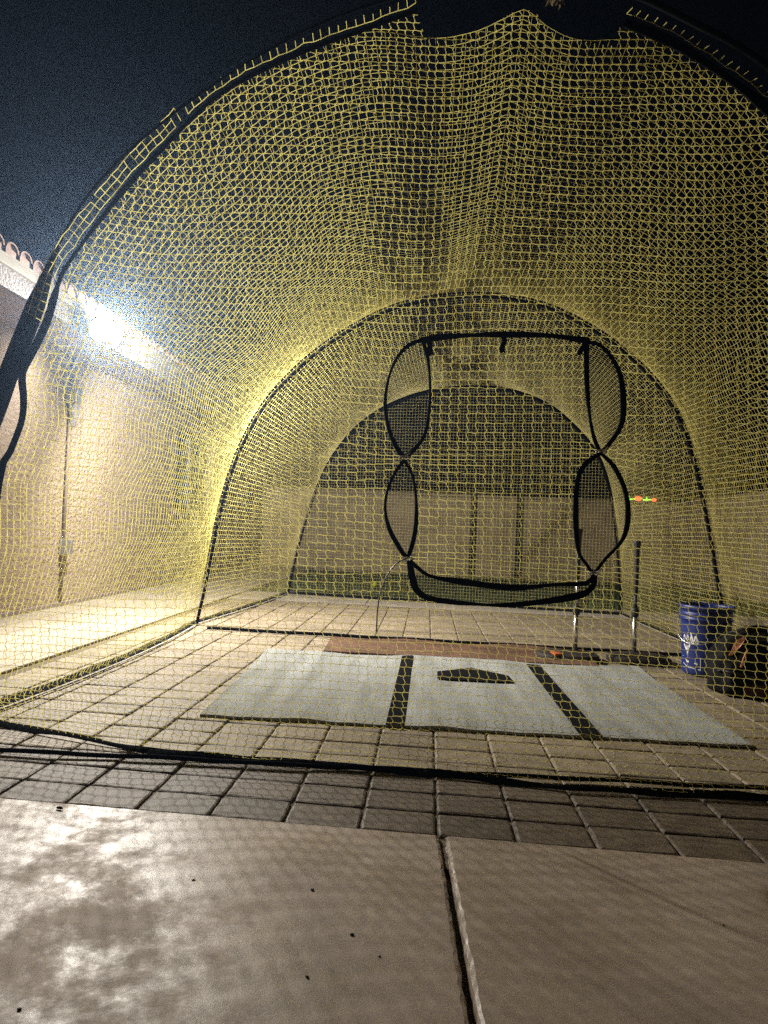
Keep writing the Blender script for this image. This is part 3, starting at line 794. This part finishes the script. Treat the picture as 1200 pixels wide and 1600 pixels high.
for (ax, ay, bx, by) in ((668, 532, 675, 556), (786, 527, 785, 552), (912, 536, 905, 556)):
    a, b = front(ax, ay)+up*1.6, front(bx, by)+up*1.6
    bm = bmesh.new(); ribbon(bm, [a.lerp(b, k/6)+Vector((.004*math.sin(k), 0, 0)) for k in range(7)], .018, Vector((0, -1, 0)), .008); bm_obj('strap', bm, M['black'], cage)
for T in (T1, T2, T3, T4):
    bm = bmesh.new()
    for s in range(14):
        pass
    ringp = [T + up*1.2 + Vector((.017*math.cos(2*math.pi*s/14), -.006*math.sin(2*math.pi*s/14), .007*math.sin(2*math.pi*s/14))) for s in range(15)]
    tube(bm, ringp, .0028, 6); tube(bm, [T+up*2, T+up*2+Vector((.022, -.01, .018))], .0022, 6); tube(bm, [T+up*2, T+up*2+Vector((-.026, -.006, .004))], .0018, 6)
    bm_obj('cable_tie', bm, M['white_tie'], cage, True)
# hanging cord
pts = [front(636, 872)+up*3, front(620, 880)+up*3, front(606, 898)+up*3, front(596, 922)+up*3, front(591, 950)+up*3, front(589, 985)+up*3]
bm = bmesh.new(); tube(bm, smooth_line(pts, .012), .0028, 8); o = bm_obj('hanging_cord', bm, M['white_tie'], smooth=True); root_fix(o, pts[0]); tag(o, 'thin white cord curving down from the lower left tie of the front net', 'cord')

# ------------------------------------------------------------------ mats
mt = empty('batting_mat', (.15, 3.6, 0), 'large pale grey batting mat with two black lines and a black home plate', 'mat')
cor = [gnd(312, 1119), gnd(1178, 1168), gnd(997, 1046), gnd(417, 1018)]
def mat_pt(u, v):                          # u 0..1 left-right, v 0..1 front-back
    a = cor[0].lerp(cor[1], u); b = cor[3].lerp(cor[2], u); return a.lerp(b, v)
def mat_z(x, y, v):
    z = .008 + .0065*max(0, math.sin((x+.94)*11+ y*1.0))*max(0, min(1, (.9-x)*1.2)) + .012*max(0, v-.8)*5*(.5+.5*math.sin(x*5.2+.6))
    return z
bm = bmesh.new(); nu, nv = 120, 50; g = []
for j in range(nv+1):
    row = []
    for i in range(nu+1):
        q = mat_pt(i/nu, j/nv); wv = .004*math.sin(i*.6)*(j in (0, nv)); row.append(bm.verts.new((q.x, q.y+wv, mat_z(q.x, q.y, j/nv))))
    g.append(row)
for j in range(nv):
    for i in range(nu): bm.faces.new((g[j][i], g[j][i+1], g[j+1][i+1], g[j+1][i]))
rim = [g[0][i] for i in range(nu+1)] + [g[j][nu] for j in range(1, nv+1)] + [g[nv][i] for i in range(nu-1, -1, -1)] + [g[j][0] for j in range(nv-1, 0, -1)]
low = [bm.verts.new((v.co.x, v.co.y, -.002)) for v in rim]
for k in range(len(rim)): bm.faces.new((rim[k], low[k], low[(k+1) % len(rim)], rim[(k+1) % len(rim)]))
me = bpy.data.meshes.new('mat_sheet'); bm.normal_update(); bm.to_mesh(me); bm.free(); link('mat_sheet', me, M['mat_grey'], mt)
def decal(name, outline, material, parent, nsub=30):
    """marking that follows the mat: a grid over 4 corners, or a polygon fan"""
    bm = bmesh.new()
    if len(outline) == 4:
        a, b, c, d = outline; rows = []
        for j in range(nsub+1):
            l = a.lerp(d, j/nsub); r_ = b.lerp(c, j/nsub); rows.append([])
            for i in range(5):
                q = l.lerp(r_, i/4); v = (q.y-2.85)/1.5; rows[-1].append(bm.verts.new((q.x, q.y, mat_z(q.x, q.y, v)+.0035)))
        for j in range(nsub):
            for i in range(4): bm.faces.new((rows[j][i], rows[j][i+1], rows[j+1][i+1], rows[j+1][i]))
    else:
        bm.faces.new([bm.verts.new((q.x, q.y, mat_z(q.x, q.y, .4)+.006)) for q in outline])
    bmesh.ops.recalc_face_normals(bm, faces=bm.faces)
    return bm_obj(name, bm, material, parent)
G = gnd
decal('boundary_line', [G(602, 1136.5), G(631, 1138), G(645, 1030.5), G(628, 1030)], M['mat_black'], mt)
decal('boundary_line', [G(905, 1152.5), G(941, 1155), G(843, 1042), G(822, 1041)], M['mat_black'], mt)
decal('home_plate', [G(683, 1065.5), G(804, 1071.5), G(794, 1060), G(736, 1047), G(683, 1053.5)], M['mat_black'], mt)
cor2 = [gnd(505, 1020), gnd(935, 1044), gnd(912, 1017), gnd(518, 997)]
bm = bmesh.new(); nu, nv = 60, 12; g = []
for j in range(nv+1):
    row = []
    for i in range(nu+1):
        a = cor2[0].lerp(cor2[1], i/nu); b = cor2[3].lerp(cor2[2], i/nu); q = a.lerp(b, j/nv)
        row.append(bm.verts.new((q.x, q.y+.004*math.sin(i*.8), .014+.007*math.sin(i*.25)*math.sin(j*.4))))
    g.append(row)
for j in range(nv):
    for i in range(nu): bm.faces.new((g[j][i], g[j][i+1], g[j+1][i+1], g[j+1][i]))
rim = [g[0][i] for i in range(nu+1)] + [g[j][nu] for j in range(1, nv+1)] + [g[nv][i] for i in range(nu-1, -1, -1)] + [g[j][0] for j in range(nv-1, 0, -1)]
low = [bm.verts.new((v.co.x, v.co.y, -.002)) for v in rim]
for k in range(len(rim)): bm.faces.new((rim[k], low[k], low[(k+1) % len(rim)], rim[(k+1) % len(rim)]))
o = bm_obj('runner_mat', bm, M['clay']); root_fix(o, (.2, 4.7, 0)); tag(o, 'long reddish brown rubber mat lying along the back edge of the grey mat', 'mat')

# ------------------------------------------------------------------ tees
def tee(px, py, label, top_py, rub_py, collar_py, thin_chrome, orange):
    b = gnd(px, py); X, Y = b.x, b.y
    zz = lambda p_: at_y(px, p_, Y).z
    rt = empty('batting_tee', (X, Y, 0), label, 'batting tee', 'batting tees beside the grey mat')
    bm = bmesh.new(); n = 36; rings = []   # long rounded home-plate shaped foot, thicker in the middle
    for (s, z) in ((1.0, 0), (1.0, .026), (.93, .040), (.55, .050), (.16, .060)):
        rings.append([bm.verts.new((X + .20*s*(abs(math.cos(t))**.7)*math.copysign(1, math.cos(t)) + (.03 if not orange else -.05)*s, Y + .15*s*(abs(math.sin(t))**.7)*math.copysign(1, math.sin(t)), z)) for t in [2*math.pi*k/n for k in range(n)]])
    for a_, b_ in zip(rings, rings[1:]):
        for k in range(n): bm.faces.new((a_[k], a_[(k+1) % n], b_[(k+1) % n], b_[k]))
    bm.faces.new(rings[-1]); bm.faces.new(rings[0][::-1]); bm_obj('base', bm, M['tee_base'], rt)
    if orange:
        bm = bmesh.new(); box(bm, (X-.135, Y-.09, .045), (.055, .09, .014), .004, Matrix.Rotation(.2, 3, 'Z')); bm_obj('orange_tape', bm, M['orange'], rt)
    bm = bmesh.new(); tube(bm, [(X, Y, .03), (X, Y, zz(collar_py))], .0145, 16); bm_obj('lower_tube', bm, M['metal'], rt, True)
    bm = bmesh.new(); lathe(bm, [(.0, -.03), (.020, -.03), (.024, -.02), (.024, .015), (.019, .03), (.0, .03)], (X, Y, zz(collar_py)), 20); bm_obj('collar', bm, M['rubber'], rt, True)
    bm = bmesh.new(); tube(bm, [(X, Y, zz(collar_py)), (X, Y, zz(rub_py)+.02)], .009 if thin_chrome else .011, 14); bm_obj('upper_tube', bm, M['metal'] if thin_chrome else M['rubber'], rt, True)
    bm = bmesh.new(); zt = zz(top_py); zb = zz(rub_py)
    lathe(bm, [(0, zb), (.012, zb), (.0145, zb+.02), (.015, zb+.5*(zt-zb)), (.017, zt-.05), (.025, zt-.01), (.025, zt), (.018, zt), (.012, zt-.03), (0, zt-.03)], (X, Y, 0), 20); bm_obj('rubber_top', bm, M['rubber'], rt, True)
tee(898, 1030, 'batting tee with thin silver upper tube and orange tape on its foot, left of two', 826, 905, 953, True, True)
tee(990, 1033, 'batting tee with an all black upper tube, the right of two nearer the bucket', 845, 930, 956, False, False)

# ------------------------------------------------------------------ bucket
q = gnd(1107, 1056); BX, BY = q.x+.0, q.y+.06
bk = empty('bucket', (BX, BY, 0), 'blue plastic bucket with white script and a wire handle by the right net', 'bucket')
hb = .415; r0, r1 = .128, .148
prof = [(0, .004), (r0-.006, .004), (r0, .010), (r0+.002, .03)]
def rad(z): return r0 + (r1-r0)*z/hb
prof += [(rad(.10), .10), (rad(.2), .2), (rad(.3), .30), (rad(.33), .327), (rad(.33)+.006, .330), (rad(.335)+.006, .336), (rad(.34), .339), (rad(.352), .355), (rad(.355)+.007, .358), (rad(.36)+.007, .364), (rad(.37), .367),
         (rad(.38), .385), (rad(.385)+.009, .388), (r1+.010, .412), (r1+.006, .417), (r1-.002, .415), (r1-.004, .40), (r0-.004, .02), (0, .018)]
bm = bmesh.new(); lathe(bm, prof, (BX, BY, 0), 56); bm_obj('bucket_body', bm, M['blue'], bk, True)
def on_b(th, z, off=.002): r_ = rad(z)+off; return Vector((BX + r_*math.cos(th), BY + r_*math.sin(th), z))
face = math.atan2(-BY, -BX)                # towards the camera
bm = bmesh.new()
pa, pb = on_b(face+.55+.55, .345, .012), on_b(face+.15, .33, .014)
bl = []
for k in range(25):                        # wire bail hanging down across the front
    t = k/24; th = face - 1.75 + 2.7*t + .0; z = .335 - .145*math.sin(math.pi*t)**.8; bl.append(on_b(th, z, .012 + .02*math.sin(math.pi*t)))
tube(bm, bl, .0034, 8); hd = bm_obj('handle', bm, M['wire'], bk, True)
for k in (0, 24):
    bm = bmesh.new(); bmesh.ops.create_uvsphere(bm, u_segments=12, v_segments=8, radius=.011); bmesh.ops.translate(bm, vec=bl[k], verts=bm.verts); bm_obj('handle_lug', bm, M['blue'], bk, True)
# white script and rules, wrapped on the wall
def stroke(bm, pts, w_=.006):
    ps = smooth_line([on_b(face + a, z, .0016) for a, z in pts], .006)
    n = len(ps); rings = []
    for i, p_ in enumerate(ps):
        d = (ps[min(i+1, n-1)]-ps[max(i-1, 0)]).normalized(); nr = Vector((p_.x-BX, p_.y-BY, 0)).normalized(); s = d.cross(nr)
        rings.append([bm.verts.new(p_ + s*w_/2), bm.verts.new(p_ - s*w_/2)])
    for a_, b_ in zip(rings, rings[1:]): bm.faces.new((a_[0], a_[1], b_[1], b_[0]))
bm = bmesh.new()
for k in range(4):
    a0 = -1.05 + k*.20; stroke(bm, [(a0, .205), (a0+.07, .235), (a0+.12, .215), (a0+.06, .195), (a0+.20, .192)], .007)
stroke(bm, [(-.62, .255), (-.50, .20), (-.40, .235), (-.28, .20)], .008)
stroke(bm, [(-1.0, .18), (-.85, .150), (-.80, .175)], .010); stroke(bm, [(-.66, .185), (-.78, .14), (-.80, .12)], .010)
stroke(bm, [(-1.15, .105), (-.18, .105)], .004); stroke(bm, [(-.18, .105), (-.18, .035)], .004); stroke(bm, [(-1.1, .065), (-.8, .048), (-.55, .045), (-.2, .04)], .004)
stroke(bm, [(-.9, .088), (-.78, .078), (-.72, .080)], .010); stroke(bm, [(-.45, .075), (-.3, .072)], .007)
bm_obj('lettering', bm, M['white'], bk)

# ------------------------------------------------------------------ equipment bag
q = gnd(1190, 1098); GX, GY = q.x+.12, q.y+.22
bg_ = empty('equipment_bag', (GX, GY, 0), 'slumped black equipment bag with a salmon patch beside the blue bucket', 'bag')
def bagpt(u, v):                           # u around, v height 0..1
    t = 2*math.pi*u
    prof_r = [(0, .96), (.04, 1.03), (.30, 1.06), (.55, .98), (.75, .80), (.88, .55), (.96, .28), (1.0, .02)]
    r_ = np.interp(v, [a for a, b in prof_r], [b for a, b in prof_r])
    hgt = .352
    x = .27*r_*abs(math.cos(t))**.75*math.copysign(1, math.cos(t)); y = .16*r_*abs(math.sin(t))**.75*math.copysign(1, math.sin(t))
    bum = .012*math.sin(5*t+3*v) + .010*math.sin(9*t-8*v) + .008*math.sin(14*t+11*v)
    lean = -.05*v*v
    return Vector((GX + x*(1+bum*3) + lean, GY + y*(1+bum*3), hgt*(v + .04*math.sin(2*t+1)*v)))
bm = bmesh.new(); nu, nv = 72, 30; g = [[bm.verts.new(bagpt(i/nu, j/nv)) for i in range(nu)] for j in range(nv+1)]
for j in range(nv):
    for i in range(nu): bm.faces.new((g[j][i], g[j][(i+1) % nu], g[j+1][(i+1) % nu], g[j+1][i]))
bm.faces.new(g[0][::-1]); bm.faces.new(g[-1]); bm_obj('bag_body', bm, M['bag'], bg_, True)
def on_bag(u, v, off=.006):
    p_ = bagpt(u, v); a = bagpt(u+.01, v)-p_; b = bagpt(u, min(v+.01, 1))-p_; n_ = a.cross(b).normalized(); return p_ + n_*off, n_
def patch(name, material, uvs, th=.006, parent=bg_):
    bm = bmesh.new(); fr = [bm.verts.new(on_bag(u, v, .014)[0]) for u, v in uvs]; bk_ = [bm.verts.new(on_bag(u, v, .0)[0]) for u, v in uvs]
    bm.faces.new(fr); n = len(fr)
    for k in range(n): bm.faces.new((fr[k], bk_[k], bk_[(k+1) % n], fr[(k+1) % n]))
    return bm_obj(name, bm, material, parent)
patch('emblem_patch', M['salmon'], [(.600, .58), (.612, .58), (.628, .66), (.640, .72), (.644, .80), (.630, .85), (.618, .80), (.606, .78), (.604, .68)])
patch('emblem_patch', M['salmon'], [(.650, .45), (.656, .45), (.668, .58), (.672, .70), (.666, .70), (.660, .58)])
patch('side_panel', M['maroon'], [(.66, .05), (.70, .05), (.74, .05), (.74, .14), (.74, .22), (.70, .22), (.66, .20)])
for (v, u0, u1) in ((.34, .55, .95), (.86, .5, .98)):
    bm = bmesh.new(); tube(bm, [on_bag(u0+(u1-u0)*k/30, v + .02*math.sin(k*.4), .006)[0] for k in range(31)], .005, 6); bm_obj('zip', bm, M['rubber'], bg_, True)
bm = bmesh.new(); ps = [on_bag(.78+.02*math.sin(k*.5), .15+.7*k/16, .010 + .02*math.sin(math.pi*k/16))[0] for k in range(17)]; ribbon(bm, ps, .035, Vector((0, -1, .2)).normalized(), .006); bm_obj('strap', bm, M['black'], bg_)

# ------------------------------------------------------------------ overhanging branch at the top of the picture
br = empty('tree_branch', at_y(900, -160, 5.0), 'dim brown leafy branch tip hanging in the black sky above the net', 'tree branch')
bm = bmesh.new(); p0 = at_y(930, -190, 5.0); p1 = at_y(868, -30, 5.0); p2 = at_y(790, -18, 5.0)
tube(bm, smooth_line([p0, at_y(905, -90, 5.0), p1, p2], .05), .010, 8); bm_obj('stem', bm, M['bark'], br, True)
bm = bmesh.new()
def leaf(c, d, ln, wd):
    d = d.normalized(); s = d.orthogonal().normalized(); s = Matrix.Rotation(random.uniform(0, 6.28), 3, d) @ s; nn = d.cross(s)
    pr_ = [(0, 0), (.25, .8), (.55, 1), (.8, .6), (1, 0)]
    mid_ = [bm.verts.new(c + d*ln*t - nn*.1*ln*t*t) for t, _ in pr_]
    for sg in (-1, 1):
        ed = [bm.verts.new(c + d*ln*t + s*sg*wd*w_ + nn*wd*.3*w_) for t, w_ in pr_[1:-1]]
        bm.faces.new([mid_[0], mid_[1], ed[0]]); bm.faces.new([mid_[1], mid_[2], ed[1], ed[0]]); bm.faces.new([mid_[2], mid_[3], ed[2], ed[1]]); bm.faces.new([mid_[3], mid_[4], ed[2]])
for (px, py, n) in ((868, -12, 16), (866, 0, 9), (790, -14, 9), (838, -16, 10), (905, -80, 20), (925, -160, 20)):
    for _ in range(n):
        c = at_y(px+random.uniform(-12, 12), py+random.uniform(-14, 6), 5.0+random.uniform(-.05, .05))
        leaf(c, Vector((random.uniform(-.6, .6), random.uniform(-.5, .5), -1)), random.uniform(.05, .09), random.uniform(.010, .017))
bm_obj('leaves', bm, M['leaf'], br)

# ------------------------------------------------------------------ thin scattering air added round everything to put a glow about the floodlight
bm = bmesh.new(); box(bm, (0, 15, 5.0), (122, 154, 12.3))
hz = bm_obj('glow_haze', bm, None); m = bpy.data.materials.new('glow_haze_air'); m.use_nodes = True; t = m.node_tree
t.nodes.remove(t.nodes['Principled BSDF']); pv = t.nodes.new('ShaderNodeVolumePrincipled'); t.links.new(pv.outputs[0], t.nodes['Material Output'].inputs['Volume'])
pv.inputs['Color'].default_value = (.42, .63, 1, 1); pv.inputs['Density'].default_value = .0062; pv.inputs['Anisotropy'].default_value = .78
hz.data.materials.append(m); hz['kind'] = 'stuff'
